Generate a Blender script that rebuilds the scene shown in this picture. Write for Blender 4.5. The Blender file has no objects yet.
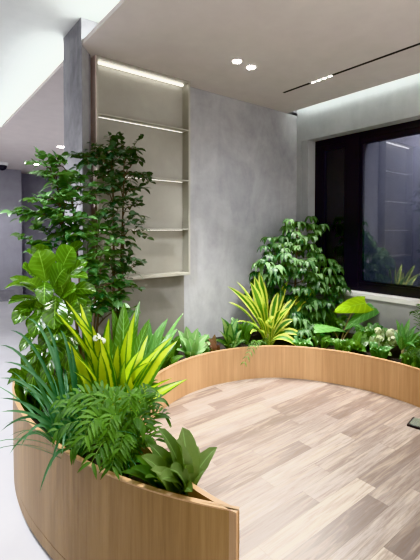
import bpy, bmesh, math, random
from mathutils import Vector as V, Matrix
from mathutils.geometry import tessellate_polygon
random.seed(7)
PI = math.pi
sc = bpy.context.scene
COL = sc.collection
CAM = V((0, 0, 1.65))
F, CX, CY = 393.72, 210.0, 240.06
R_ = V((0.78812934, -0.61550878, 0.00104176)); U_ = V((0.01462337, 0.02041651, 0.99968461)); W_ = V((0.61533593, 0.78786554, -0.02509166))

# ---------------------------------------------------------------- measuring helpers (positions in metres)
def ray(x, y): return W_ + R_ * ((x - CX) / F) - U_ * ((y - CY) / F)
def atY(x, y, Y): d = ray(x, y); return CAM + d * (Y / d.y)
def atX(x, y, X): d = ray(x, y); return CAM + d * (X / d.x)
def atZ(x, y, Z): d = ray(x, y); return CAM + d * ((Z - 1.65) / d.z)
def rnd(a, b): return random.uniform(a, b)

# ---------------------------------------------------------------- materials
def new_mat(name):
    m = bpy.data.materials.new(name); m.use_nodes = True
    nt = m.node_tree; b = nt.nodes['Principled BSDF']
    return m, nt, b
class NT:
    def __init__(s, nt): s.nt = nt
    def n(s, t, **k):
        o = s.nt.nodes.new(t)
        for a, v in k.items(): setattr(o, a, v)
        return o
    def l(s, a, b): s.nt.links.new(a, b)
    def val(s, sock, v):
        if hasattr(v, 'is_output') or hasattr(v, 'links'): s.l(v, sock)
        else: sock.default_value = v
    def math(s, op, a, b=0.0, c=None):
        o = s.n('ShaderNodeMath', operation=op); s.val(o.inputs[0], a); s.val(o.inputs[1], b)
        if c is not None: s.val(o.inputs[2], c)
        return o.outputs[0]
    def mix(s, f, a, b, mode='MIX'):
        o = s.n('ShaderNodeMix', data_type='RGBA', blend_type=mode); s.val(o.inputs[0], f)
        for i, v in ((6, a), (7, b)):
            if isinstance(v, tuple): v = (*v[:3], 1)
            s.val(o.inputs[i], v)
        return o.outputs[2]
    def ramp(s, f, stops):
        o = s.n('ShaderNodeValToRGB'); s.l(f, o.inputs[0]); e = o.color_ramp.elements
        while len(e) < len(stops): e.new(0.5)
        for i, (p, c) in enumerate(stops): e[i].position = p; e[i].color = (*c, 1)
        return o.outputs[0]
    def noise(s, vec, scale, detail=4, rough=.6, dist=0):
        o = s.n('ShaderNodeTexNoise'); o.inputs['Scale'].default_value = scale; o.inputs['Detail'].default_value = detail
        o.inputs['Roughness'].default_value = rough; o.inputs['Distortion'].default_value = dist
        if vec is not None: s.l(vec, o.inputs['Vector'])
        return o.outputs[0]
    def coord(s, scale=(1, 1, 1)):
        t = s.n('ShaderNodeTexCoord'); mp = s.n('ShaderNodeMapping'); mp.inputs['Scale'].default_value = scale
        s.l(t.outputs['Object'], mp.inputs[0]); return mp.outputs[0]
    def bump(s, h, st, dist=.01):
        o = s.n('ShaderNodeBump'); o.inputs['Strength'].default_value = st; o.inputs['Distance'].default_value = dist
        s.l(h, o.inputs['Height']); return o.outputs[0]

def plain(name, c, rough=.5, metal=0, emit=None, es=0, spec=.5):
    m, nt, b = new_mat(name); b.inputs['Base Color'].default_value = (*c, 1); b.inputs['Roughness'].default_value = rough
    b.inputs['Metallic'].default_value = metal; b.inputs['Specular IOR Level'].default_value = spec
    N = NT(nt)
    if emit: b.inputs['Emission Color'].default_value = (*emit, 1); b.inputs['Emission Strength'].default_value = es
    else:
        f = N.noise(N.coord(), 6, 3); k = N.mix(f, tuple(x * .92 for x in c), tuple(min(1, x * 1.07) for x in c)); N.l(k, b.inputs['Base Color'])
    return m
def concrete(name, lo, hi, scale=1.6, rough=.75, bump=.08):
    m, nt, b = new_mat(name); N = NT(nt); co = N.coord()
    a = N.noise(co, scale, 6, .62, .6); c = N.noise(co, scale * 5, 5, .7); s = N.noise(N.coord((1, 1, .35)), scale * 2.2, 4, .6, 1.2)
    f = N.math('ADD', N.math('MULTIPLY', a, .5), N.math('ADD', N.math('MULTIPLY', c, .2), N.math('MULTIPLY', s, .3)))
    N.l(N.ramp(f, [(.36, lo), (.62, hi)]), b.inputs['Base Color'])
    b.inputs['Roughness'].default_value = rough; N.l(N.bump(c, bump), b.inputs['Normal']); return m
def veneer(name, lo, hi, rough=.45):
    m, nt, b = new_mat(name); N = NT(nt)
    g = N.noise(N.coord((1, 1, .035)), 42, 5, .7, .3); w = N.noise(N.coord((1, 1, .12)), 5, 3, .5)
    f = N.math('ADD', N.math('MULTIPLY', g, .55), N.math('MULTIPLY', w, .45))
    N.l(N.ramp(f, [(.36, lo), (.64, hi)]), b.inputs['Base Color']); b.inputs['Roughness'].default_value = rough
    N.l(N.bump(g, .05), b.inputs['Normal']); return m
def planks():
    m, nt, b = new_mat('plank_floor'); N = NT(nt)
    t = N.n('ShaderNodeTexCoord'); sp = N.n('ShaderNodeSeparateXYZ'); N.l(t.outputs['Object'], sp.inputs[0])
    x, y = sp.outputs[0], sp.outputs[1]; wd, ln = .108, .74
    yr = N.math('DIVIDE', N.math('ADD', y, .045), wd); row = N.math('FLOOR', yr)
    wn = N.n('ShaderNodeTexWhiteNoise', noise_dimensions='1D'); N.l(row, wn.inputs['W'])
    xr = N.math('ADD', N.math('DIVIDE', x, ln), N.math('MULTIPLY', wn.outputs[0], 5.0)); idx = N.math('FLOOR', xr)
    cb = N.n('ShaderNodeCombineXYZ'); N.l(row, cb.inputs[0]); N.l(idx, cb.inputs[1])
    w2 = N.n('ShaderNodeTexWhiteNoise', noise_dimensions='3D'); N.l(cb.outputs[0], w2.inputs[0])
    base = N.ramp(w2.outputs[0], [(0, (.14, .108, .094)), (.3, (.21, .172, .152)), (.55, (.28, .238, .213)), (.8, (.35, .305, .27)), (1, (.50, .43, .35))])
    # grain along X, shifted per board
    va = N.n('ShaderNodeVectorMath', operation='SCALE'); N.l(w2.outputs[1], va.inputs[0]); va.inputs['Scale'].default_value = 7
    vb = N.n('ShaderNodeVectorMath', operation='ADD'); N.l(t.outputs['Object'], vb.inputs[0]); N.l(va.outputs[0], vb.inputs[1])
    mp = N.n('ShaderNodeMapping'); mp.inputs['Scale'].default_value = (1.6, 26, 1); N.l(vb.outputs[0], mp.inputs[0])
    g = N.noise(mp.outputs[0], 3.2, 7, .72, .4)
    mp2 = N.n('ShaderNodeMapping'); mp2.inputs['Scale'].default_value = (1.2, 14, 1); N.l(vb.outputs[0], mp2.inputs[0])
    k = N.noise(mp2.outputs[0], 2.2, 4, .6, .6)
    c = N.mix(N.math('MULTIPLY', N.ramp(g, [(.40, (1, 1, 1)), (.58, (0, 0, 0))]), .6), base, (.13, .085, .06))
    c = N.mix(N.math('MULTIPLY', N.ramp(k, [(.5, (0, 0, 0)), (.8, (1, 1, 1))]), .4), c, (.70, .60, .47))
    vo = N.n('ShaderNodeTexVoronoi'); vo.inputs['Scale'].default_value = 2.1; N.l(vb.outputs[0], vo.inputs['Vector'])
    c = N.mix(N.math('MULTIPLY', N.math('LESS_THAN', vo.outputs['Distance'], .055), .55), c, (.16, .08, .045))
    fy = N.math('FRACT', yr); fx = N.math('FRACT', xr)
    ey = N.math('MINIMUM', fy, N.math('SUBTRACT', 1.0, fy)); ex = N.math('MINIMUM', fx, N.math('SUBTRACT', 1.0, fx))
    e = N.math('MAXIMUM', N.math('LESS_THAN', ey, .012), N.math('LESS_THAN', ex, .0018))
    c = N.mix(N.math('MULTIPLY', e, .6), c, (.12, .09, .07))
    N.l(c, b.inputs['Base Color']); b.inputs['Roughness'].default_value = .42
    N.l(N.bump(g, .12, .003), b.inputs['Normal']); return m

def leaf_mat(name, dark, light, mid=None, midw=.09, margin=None, mth=.62, veins=0, vcol=None, rough=.38, tr=.28, band=0):
    m, nt, b = new_mat(name); N = NT(nt)
    uv = N.n('ShaderNodeUVMap', uv_map='uv'); sp = N.n('ShaderNodeSeparateXYZ'); N.l(uv.outputs[0], sp.inputs[0])
    u, v = sp.outputs[0], sp.outputs[1]
    d = N.math('MULTIPLY', N.math('ABSOLUTE', N.math('SUBTRACT', u, .5)), 2.0)
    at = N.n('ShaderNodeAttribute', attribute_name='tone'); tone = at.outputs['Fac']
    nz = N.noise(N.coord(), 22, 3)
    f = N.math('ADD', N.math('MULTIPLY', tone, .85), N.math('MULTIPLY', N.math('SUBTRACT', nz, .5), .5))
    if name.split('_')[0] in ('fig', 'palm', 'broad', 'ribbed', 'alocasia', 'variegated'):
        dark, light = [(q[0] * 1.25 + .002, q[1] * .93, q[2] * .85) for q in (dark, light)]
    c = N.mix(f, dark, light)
    h = None
    if margin:
        dn = N.math('ADD', d, N.math('MULTIPLY', N.math('SUBTRACT', N.noise(N.coord((3, 3, 3)), 18, 2), .5), .35))
        c = N.mix(N.ramp(dn, [(max(0, mth - .06), (0, 0, 0)), (mth + .06, (1, 1, 1))]), c, margin)
    if veins:
        ph = N.math('FRACT', N.math('SUBTRACT', N.math('MULTIPLY', v, veins), N.math('MULTIPLY', d, 1.6 if not band else 3)))
        vv = N.ramp(ph, [(0, (1, 1, 1)), (.22, (0, 0, 0)), (.8, (0, 0, 0)), (1, (1, 1, 1))])
        c = N.mix(N.math('MULTIPLY', vv, .45), c, vcol or tuple(min(1, x * 1.7 + .02) for x in light))
        N.l(N.bump(vv, .25, .004), b.inputs['Normal'])
    if mid: c = N.mix(N.math('LESS_THAN', d, midw), c, mid)
    N.l(c, b.inputs['Base Color']); b.inputs['Roughness'].default_value = rough; b.inputs['Specular IOR Level'].default_value = .5 if rough < .32 else .28
    t = N.n('ShaderNodeBsdfTranslucent'); N.l(N.mix(.55, c, (.26, .46, .07)), t.inputs[0])
    ms = N.n('ShaderNodeMixShader'); ms.inputs[0].default_value = tr
    out = nt.nodes['Material Output']; N.l(b.outputs[0], ms.inputs[1]); N.l(t.outputs[0], ms.inputs[2]); N.l(ms.outputs[0], out.inputs[0])
    return m

M = {}
M['wall'] = concrete('grey_plaster', (.27, .27, .285), (.44, .44, .45), 1.5)
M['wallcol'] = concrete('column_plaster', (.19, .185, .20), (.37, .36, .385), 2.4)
M['wallwin'] = concrete('window_wall_plaster', (.31, .32, .325), (.43, .44, .44), 1.3)
M['panel'] = concrete('brown_grey_plaster', (.19, .18, .16), (.26, .245, .22), 1.2)
M['farwall'] = concrete('dark_plaster', (.28, .275, .31), (.38, .375, .42), .8)
M['ceil'] = plain('ceiling_paint', (.66, .605, .58), .9)
M['upper'] = plain('upper_ceiling_paint', (.66, .68, .67), .9)
M['hall'] = concrete('polished_floor', (.50, .49, .51), (.66, .65, .67), .7, .35, .01)
M['planks'] = planks()
M['oak_out'] = veneer('oak_veneer_outer', (.225, .130, .048), (.36, .222, .092))  # same oak as the inside, its shading put into a darker colour
M['oak_in'] = veneer('oak_veneer_inner', (.42, .25, .125), (.58, .37, .20))  # same oak again, lamp light on the inner wall put into the colour
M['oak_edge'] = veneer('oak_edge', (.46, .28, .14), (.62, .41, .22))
M['toe'] = plain('dark_base', (.06, .05, .045), .6)
M['soil'] = concrete('potting_soil', (.006, .005, .004), (.022, .017, .012), 30, .95, .8)
M['black'] = plain('black_frame', (.012, .011, .016), .35)
M['shelfm'] = plain('champagne_metal', (.42, .405, .35), .4, .2)
M['shelfside'] = plain('rose_beige_side', (.78, .65, .60), .5)
M['shelfback'] = concrete('shelf_back', (.31, .30, .26), (.39, .375, .33), 1.0, .35)
M['led'] = plain('led', (1, 1, 1), emit=(1, .97, .9), es=3.2)
M['led_dim'] = plain('led_dim', (1, 1, 1), emit=(1, .97, .9), es=1.3)
M['cove'] = plain('cove_led', (1, 1, 1), emit=(.93, 1, .96), es=34)
M['lens'] = plain('lamp_lens', (1, 1, 1), emit=(1, .97, .92), es=30)
M['whitem'] = plain('white_trim', (.8, .8, .8), .4)
M['track'] = plain('track_black', (.01, .01, .01), .6)
M['bark'] = plain('bark', (.10, .075, .05), .8)
M['green_stem'] = plain('green_stalk', (.12, .22, .04), .5)
M['tan_stem'] = plain('tan_stalk', (.33, .27, .14), .6)
M['pot_shadow'] = M['toe']
# glass
m, nt, b = new_mat('window_glass'); N = NT(nt)
gl = N.n('ShaderNodeBsdfGlossy'); gl.inputs['Roughness'].default_value = .015; gl.inputs[0].default_value = (.9, .9, .93, 1)
tp = N.n('ShaderNodeBsdfTransparent'); tp.inputs[0].default_value = (.55, .56, .6, 1)
fr = N.n('ShaderNodeFresnel'); fr.inputs[0].default_value = 1.9
ms = N.n('ShaderNodeMixShader'); N.l(N.math('MULTIPLY', fr.outputs[0], 1.15), ms.inputs[0]); N.l(tp.outputs[0], ms.inputs[1]); N.l(gl.outputs[0], ms.inputs[2]); N.l(ms.outputs[0], nt.nodes['Material Output'].inputs[0])
M['glass'] = m
m, nt, b = new_mat('plate_glass'); b.inputs['Base Color'].default_value = (.35, .42, .36, 1); b.inputs['Roughness'].default_value = .08; b.inputs['Transmission Weight'].default_value = .6
M['plate'] = m
M['ficus'] = leaf_mat('ficus_leaf', (.012, .042, .020), (.16, .31, .12), mid=(.10, .2, .06), midw=.07, rough=.3, tr=.2)
M['ficus_dark'] = leaf_mat('ficus_dark_leaf', (.020, .038, .026), (.13, .19, .12), mid=(.09, .13, .08), midw=.07, rough=.32, tr=.15)
M['fig'] = leaf_mat('fig_leaf', (.006, .035, .006), (.07, .22, .02), mid=(.25, .45, .08), midw=.035, veins=7, rough=.22, tr=.3)
M['grass'] = leaf_mat('grass_blade', (.012, .055, .028), (.10, .23, .12), rough=.35, tr=.2)
M['stripe'] = leaf_mat('striped_leaf', (.28, .42, .015), (.60, .68, .05), margin=(.03, .13, .012), mth=.60, rough=.3, tr=.3)
M['dracaena'] = leaf_mat('dracaena_leaf', (.03, .13, .012), (.09, .24, .03), margin=(.60, .64, .13), mth=.48, rough=.32, tr=.3)
M['palm'] = leaf_mat('palm_leaf', (.006, .045, .008), (.07, .22, .03), rough=.55, tr=.2)
M['broad'] = leaf_mat('broad_leaf', (.03, .09, .035), (.14, .26, .11), mid=(.22, .36, .13), midw=.06, rough=.35, tr=.2)
M['ribbed'] = leaf_mat('ribbed_leaf', (.015, .08, .012), (.07, .22, .03), mid=(.22, .42, .12), midw=.06, veins=14, vcol=(.22, .42, .14), rough=.3, tr=.25)
M['schef'] = leaf_mat('umbrella_leaf', (.012, .045, .018), (.17, .29, .12), mid=(.2, .36, .14), midw=.08, rough=.42, tr=.2)
M['alo_bright'] = leaf_mat('alocasia_bright', (.18, .50, .02), (.34, .72, .04), mid=(.5, .85, .15), midw=.03, veins=6, rough=.3, tr=.45)
M['alo_dark'] = leaf_mat('alocasia_dark', (.03, .16, .05), (.10, .30, .09), mid=(.3, .5, .2), midw=.03, veins=6, rough=.25, tr=.2)
M['vari'] = leaf_mat('variegated_leaf', (.07, .2, .06), (.22, .40, .16), margin=(.02, .08, .03), mth=.55, veins=9, vcol=(.05, .16, .05), rough=.35, tr=.2)
M['pale'] = leaf_mat('pale_leaf', (.12, .28, .08), (.36, .56, .26), mid=(.5, .65, .4), midw=.08, rough=.35, tr=.2)
M['red'] = leaf_mat('red_leaf', (.07, .025, .02), (.26, .14, .10), rough=.35, tr=.15)
M['petal'] = leaf_mat('petal', (.75, .82, .5), (.95, .97, .8), rough=.6, tr=.3)
M['flower'] = leaf_mat('white_flower', (.6, .62, .55), (.85, .85, .8), rough=.6, tr=.2)

# ---------------------------------------------------------------- mesh helpers
def link(name, bm, mat, parent=None, smooth=False):
    me = bpy.data.meshes.new(name); bmesh.ops.recalc_face_normals(bm, faces=bm.faces) if not smooth else None
    bm.to_mesh(me); bm.free(); me.materials.append(mat)
    if smooth:
        for p in me.polygons: p.use_smooth = True
    o = bpy.data.objects.new(name, me); COL.objects.link(o)
    if parent: o.parent = parent; o.matrix_parent_inverse = Matrix.Translation(parent.location).inverted()
    return o
def box(bm, a, b, bev=0):
    a, b = V(a), V(b); c = (a + b) / 2; s = b - a
    r = bmesh.ops.create_cube(bm, size=1, matrix=Matrix.Translation(c) @ Matrix.Diagonal((abs(s.x), abs(s.y), abs(s.z), 1)))
    if bev:
        es = list({e for v in r['verts'] for e in v.link_edges}); bmesh.ops.bevel(bm, geom=es, offset=bev, segments=2, affect='EDGES', profile=.5)
def prism(bm, pts, z0, z1):
    lo = [bm.verts.new((x, y, z0)) for x, y in pts]; hi = [bm.verts.new((x, y, z1)) for x, y in pts]
    n = len(pts)
    for i in range(n): bm.faces.new((lo[i], lo[(i + 1) % n], hi[(i + 1) % n], hi[i]))
    for a, b, c in tessellate_polygon([[V((x, y, 0)) for x, y in pts]]):
        bm.faces.new((hi[a], hi[b], hi[c])); bm.faces.new((lo[c], lo[b], lo[a]))
def cyl(bm, c, r, z0, z1, n=24, r2=None):
    bmesh.ops.create_cone(bm, cap_ends=True, segments=n, radius1=r, radius2=r2 if r2 is not None else r, depth=z1 - z0, matrix=Matrix.Translation((c[0], c[1], (z0 + z1) / 2)))
def mk(fn, name, mat, parent=None, **k):
    bm = bmesh.new(); fn(bm); return link(name, bm, mat, parent, **k)
def bx(name, a, b, mat, parent=None, bev=0): return mk(lambda bm: box(bm, a, b, bev), name, mat, parent)
def struct(o): o['kind'] = 'structure'; return o
def tag(o, label, cat, group=None, kind=None):
    o['label'] = label; o['category'] = cat
    if group: o['group'] = group
    if kind: o['kind'] = kind
    return o
def thing(name, loc, label, cat, group=None):
    o = bpy.data.objects.new(name, None); o.empty_display_size = .05; COL.objects.link(o); o.location = loc
    return tag(o, label, cat, group)

# ---------------------------------------------------------------- the room
ZC, ZU, YW, XW = 3.06, 3.26, 3.2, 3.86
def back(bm): prism(bm, [(1.094, 2.98), (1.215, 3.125), (1.235, YW), (4.3, YW), (4.3, 3.393), (1.094, 3.393)], 0, ZC - .001)
o = struct(mk(back, 'wall_back', M['wall']))
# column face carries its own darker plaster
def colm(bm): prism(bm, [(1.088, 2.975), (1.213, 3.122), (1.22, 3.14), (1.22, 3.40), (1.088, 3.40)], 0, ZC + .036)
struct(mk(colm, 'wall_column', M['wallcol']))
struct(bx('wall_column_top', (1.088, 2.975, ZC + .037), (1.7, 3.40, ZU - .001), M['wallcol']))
struct(bx('wall_back_top', (1.7, YW, ZC + .04), (4.3, 3.4, ZU), M['wall']))
WY0, WY1, WZ0, WZ1 = .35, 3.03, .975, 2.735
def wr(bm):
    box(bm, (XW, -2.6, 0), (4.3, YW, WZ0 - .03)); box(bm, (XW, -2.6, WZ1), (4.3, YW, ZU))
    box(bm, (XW, 3.128, WZ0 - .03), (4.3, YW, WZ1)); box(bm, (XW, -2.6, WZ0 - .03), (4.3, WY0, WZ1))
struct(mk(wr, 'wall_right', M['wallwin']))
struct(bx('trim_reveal', (XW + .004, 3.03, WZ0 - .03), (4.3, 3.1275, WZ1 - .001), M['wallwin']))
struct(bx('trim_sill', (XW - .012, WY0, WZ0 - .045), (4.3, 3.03, WZ0), M['whitem']))
struct(bx('floor', (-4, -2.6, -.1), (4.3, 11.5, 0), M['hall']))
struct(bx('ceiling', (-4, -2.6, ZU), (4.3, 11.5, ZU + .1), M['upper']))

def drop(bm): prism(bm, [(1.10, -2.6), (3.676, -2.6), (3.676, YW + .0), (1.235, YW), (1.215, 3.125), (1.10, 2.99)], ZC, ZC + .035)
struct(mk(drop, 'ceiling_dropped', M['ceil']))
struct(bx('ceiling_hall', (1.10, 3.401, ZC), (4.3, 11.5, ZC + .035), M['ceil']))
q = atY(21.5, 200, 10.1)
struct(bx('wall_far', (-4, 10.1, 0), (q.x, 10.3, ZU), M['farwall']))
struct(bx('wall_far_recess', (q.x - .2, 10.7, 0), (4.3, 10.9, ZC), M['farwall']))
struct(bx('baseboard_far', (-4, 10.07, 0), (q.x, 10.1, .26), M['wallcol']))
struct(bx('wall_left', (-4.1, -2.6, 0), (-4, 11.5, ZU), M['wall']))
struct(bx('wall_front', (-4, -2.7, 0), (4.3, -2.6, ZU), M['wall']))
struct(bx('wall_hall_right', (4.2, 3.41, 0), (4.3, 11.5, ZC), M['wall']))
struct(bx('trim_cove', (1.125, -2.5, ZC + .036), (1.15, 2.93, ZC + .05), M['cove']))
struct(bx('trim_cove', (1.125, 3.45, ZC + .036), (1.15, 9.9, ZC + .05), M['cove']))
struct(bx('trim_cove', (3.625, -2.5, ZC + .036), (3.65, 3.17, ZC + .05), M['cove']))
# brown-grey plaster patch under the shelf unit
struct(bx('trim_panel', (1.25, YW - .006, 0), (2.172, YW, 1.22), M['panel']))
# exterior seen dimly through the glass
struct(bx('wall_outside', (5.6, -3, 0), (5.7, 6, 4), M['farwall']))

# window
wf = thing('window_1', (4.0, 1.7, WZ0), '', ''); del wf['label'], wf['category']; struct(wf)
XF0, XF1 = 4.00, 4.07
def frame(bm):
    box(bm, (XF0, WY0, WZ0), (XF1, 3.03, WZ0 + .095), .004); box(bm, (XF0, WY0, WZ1 - .075), (XF1, 3.03, WZ1), .004)
    box(bm, (XF0, 2.925, WZ0 + .095), (XF1, 3.03, WZ1 - .075), .004); box(bm, (XF0, WY0, WZ0 + .095), (XF1, WY0 + .07, WZ1 - .075), .004)
mk(frame, 'frame', M['black'], wf)
bx('mullion', (XF0 - .012, 2.43, WZ0 + .03), (XF1 - .002, 2.60, WZ1 - .03), M['black'], wf, .004)
def sash(y0, y1):
    def f(bm):
        z0, z1 = WZ0 + .09, WZ1 - .07; w = .028
        for a, b_ in (((XF0 + .008, y0, z0), (XF1 - .01, y1, z0 + w)), ((XF0 + .008, y0, z1 - w * 2.2), (XF1 - .01, y1, z1)), ((XF0 + .008, y0, z0 + w), (XF1 - .01, y0 + w, z1 - w * 2.2)), ((XF0 + .008, y1 - w, z0 + w), (XF1 - .01, y1, z1 - w * 2.2))): box(bm, a, b_, .002)
    return f
for y0, y1 in ((2.60, 2.925), (WY0 + .07, 2.43)):
    s = mk(sash(y0, y1), 'sash', M['black'], wf)
    k = .009 * (y1 - y0)
    mk(lambda bm: prism(bm, [(XF0 + .034, y0 + .02), (XF0 + .040, y0 + .02), (XF0 + .040 - k, y1 - .02), (XF0 + .034 - k, y1 - .02)], WZ0 + .1, WZ1 - .1), 'pane', M['glass'], s)

# platform with plank deck
DECK = .336
front = [(2.45, .45), (1.15, .45), (.972, 1.035)]
RIM = [(.963, 1.058), (.935, 1.16), (.915, 1.3), (.91, 1.5), (.95, 1.8), (1.075, 2.09), (1.28, 2.33), (1.54, 2.487), (1.77, 2.565), (2.0, 2.588), (2.2, 2.562), (2.40, 2.50), (2.6, 2.385), (2.78, 2.19), (2.905, 1.97), (2.972, 1.78), (3.008, 1.6), (3.015, 1.44), (3.0, 1.3), (2.95, 1.1), (2.82, .85), (2.65, .65)]
def spline(P, k=6):
    out = []
    for i in range(len(P) - 1):
        p0, p1, p2, p3 = V(P[max(0, i - 1)]), V(P[i]), V(P[i + 1]), V(P[min(len(P) - 1, i + 2)])
        for j in range(k):
            t = j / k; out.append(.5 * ((2 * p1) + (p2 - p0) * t + (2 * p0 - 5 * p1 + 4 * p2 - p3) * t * t + (3 * p1 - p0 - 3 * p2 + p3) * t ** 3))
    out.append(V(P[-1])); return out
inner = spline(RIM)
def offset(P, d):
    o = []
    for i, p in enumerate(P):
        t = (P[min(len(P) - 1, i + 1)] - P[max(0, i - 1)]).normalized(); o.append(p + V((-t.y, t.x)) * d)
    return o
OC, OR = V((2.614, 2.402)), 2.134
outer = []
a0 = math.atan2(1.054 - OC.y, .957 - OC.x); a1 = math.atan2(3.12 - OC.y, .605 - OC.x)
if a1 > 0: a1 -= 2 * PI
for i in range(61):
    a = a0 + (a1 - a0) * i / 60; outer.append(OC + V((math.cos(a), math.sin(a))) * (OR - .034 * min(1, i / 30) ** 1.5))
TOP, T = .62, .018
def strip(bm, P, Q, z0, z1):
    """closed wall between two matched polylines"""
    n = len(P); g = [[bm.verts.new((p.x, p.y, z)) for p in L] for L, z in ((P, z0), (P, z1), (Q, z1), (Q, z0))]
    for i in range(n - 1):
        for k in range(4): bm.faces.new((g[k][i], g[k][i + 1], g[(k + 1) % 4][i + 1], g[(k + 1) % 4][i]))
    bm.faces.new([g[k][0] for k in range(4)]); bm.faces.new([g[k][-1] for k in range(4)][::-1])
pl = thing('curved_planter', (.75, 1.9, 0), 'low crescent-shaped oak veneer planter ringing the plank platform, filled with plants', 'planter')
oin = [p + (OC - p).normalized() * T for p in outer]
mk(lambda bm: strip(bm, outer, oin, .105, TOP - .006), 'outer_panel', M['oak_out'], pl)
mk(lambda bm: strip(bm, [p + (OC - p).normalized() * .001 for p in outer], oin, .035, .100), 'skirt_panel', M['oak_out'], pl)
ob = [p + (OC - p).normalized() * .02 for p in outer]
mk(lambda bm: strip(bm, ob, [p + (OC - p).normalized() * .04 for p in outer], 0.001, .034), 'toe_kick', M['toe'], pl)
ioff = offset(inner, T)   # toward the soil side
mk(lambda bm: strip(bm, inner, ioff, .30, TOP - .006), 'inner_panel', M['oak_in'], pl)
mk(lambda bm: strip(bm, [p - (OC - p).normalized() * .002 for p in outer], [p + (OC - p).normalized() * (T + .002) for p in outer], TOP - .006, TOP), 'outer_rim', M['oak_edge'], pl)
mk(lambda bm: strip(bm, offset(inner, -.002), offset(inner, T + .002), TOP - .006, TOP), 'inner_rim', M['oak_edge'], pl)
mk(lambda bm: prism(bm, [tuple(outer[0].lerp(oin[0], .1)), (inner[0].x, outer[0].y)] + [tuple(p) for p in inner[:4]] + [tuple(outer[k].lerp(oin[k], .35)) for k in (4, 3, 2, 1)], .02, TOP + .001), 'end_cap', M['oak_out'], pl)
bx('back_panel', (.66, 3.115, .0), (1.086, 3.133, TOP), M['oak_out'], pl)
def soil(bm):
    P = [tuple(p) for p in ioff[3:]] + [(3.84, .65), (3.84, 3.18), (1.26, 3.18), (1.08, 2.96), (1.08, 3.12)] + [tuple(p) for p in oin[::-1][:-2]]
    prism(bm, P, .40, .53)
mk(soil, 'soil', M['soil'], pl)
# back board closes the bed behind the column
def deck(bm): prism(bm, [tuple(p) for p in offset(inner, .004)][::-1] + [(1.0, .45), (2.6, .45)], .0, DECK)
o = struct(mk(deck, 'floor_platform', M['planks']))

# ---------------------------------------------------------------- shelf unit
SX0, SX1, SY0, SY1, SZ0, SZ1 = 1.243, 2.172, 3.085, YW - .001, 1.222, ZC - .002
sh = thing('wall_shelf', (1.7, 3.19, SZ0), 'tall champagne-grey metal wall shelf with five lit empty bays, beside the column', 'shelf')
def sfr(bm):
    box(bm, (SX1 - .02, SY0, SZ0), (SX1, SY1, SZ1), .002); box(bm, (SX0 + .006, SY0, SZ1 - .02), (SX1 - .02, SY1, SZ1), .002)
    box(bm, (SX0 + .006, SY0, SZ0), (SX0 + .02, SY1, SZ1 - .02), .001); box(bm, (SX0 + .02, SY0, SZ0), (SX1 - .02, SY1, SZ0 + .026), .002)
mk(sfr, 'frame', M['shelfm'], sh)
bx('side_panel', (SX0, SY0 + .004, SZ0 + .002), (SX0 + .006, SY1, SZ1), M['shelfside'], sh)
bx('back_panel', (SX0 + .02, SY1 - .008, SZ0 + .026), (SX1 - .02, SY1, SZ1 - .02), M['shelfback'], sh)
for z in (2.60, 2.125, 1.665):
    bx('shelf_board', (SX0 + .02, SY0, z - .012), (SX1 - .02, SY1 - .008, z), M['shelfm'], sh, .002)
for z, s in ((SZ1 - .022, 1), (2.587, .6), (2.112, .5), (1.652, .5)):
    bx('light_strip', (SX0 + .04, SY0 + (.055 if s == 1 else .07), z - (.014 if s == 1 else .004)), (SX1 - .045, SY0 + .075, z - .001), M['led' if s == 1 else 'led_dim'], sh)

# ---------------------------------------------------------------- ceiling fittings
def downlight(x, y, label, r=.042):
    t = thing('ceiling_downlight', (x, y, ZC), label, 'ceiling light', 'recessed ceiling downlights')
    mk(lambda bm: cyl(bm, (x, y), r, ZC - .004, ZC - .0005, 28), 'trim_ring', M['whitem'], t)
    mk(lambda bm: cyl(bm, (x, y), r * .86, ZC - .007, ZC - .0045, 28), 'lens', M['lens'], t)
p = atZ(237, 61, ZC); q = atZ(251, 67, ZC)
downlight(p.x, p.y, 'round white downlight, left one of the bright pair in the dropped ceiling')
downlight(q.x, q.y, 'round white downlight, right one of the bright pair in the dropped ceiling')
for px, py, l in ((61, 147, 'small far downlight nearest the concrete column, glowing beyond it'), (28, 163.5, 'tiny far downlight, left one of the two close to the far hall wall'), (36.5, 164.5, 'tiny far downlight, right one of the two close to the far hall wall')):
    p = atZ(px, py, ZC - .004); downlight(p.x, p.y, l, .07)
tr = thing('ceiling_track_light', (3.1, 1.6, ZC), 'thin black recessed linear track light running across the dropped ceiling', 'track light')
bx('track', (3.085, -.8, ZC - .003), (3.112, 2.165, ZC + .0), M['track'], tr)
bx('track', (3.085, 2.41, ZC - .003), (3.112, 2.745, ZC + .0), M['track'], tr)
bx('grille', (3.082, 2.165, ZC - .004), (3.115, 2.41, ZC), M['whitem'], tr)
for k in range(12):
    y = 2.178 + k * .0203
    mk(lambda bm: cyl(bm, (3.0985, y), .0065, ZC - .0075, ZC - .004, 10), 'spot_cell', M['track'] if k % 3 == 2 else M['lens'], tr)
c = atZ(2, 165, ZC - .05)
scm = thing('security_camera', (c.x, c.y, ZC), 'small black and white dome camera under the far hall ceiling at the left edge', 'camera')
mk(lambda bm: cyl(bm, (c.x, c.y), .11, ZC - .06, ZC - .001, 20, .12), 'housing', M['whitem'], scm)
def dome(bm): bmesh.ops.create_uvsphere(bm, u_segments=20, v_segments=12, radius=.095, matrix=Matrix.Translation((c.x, c.y, ZC - .07)))
mk(dome, 'lens_dome', M['black'], scm, smooth=True)
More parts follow.
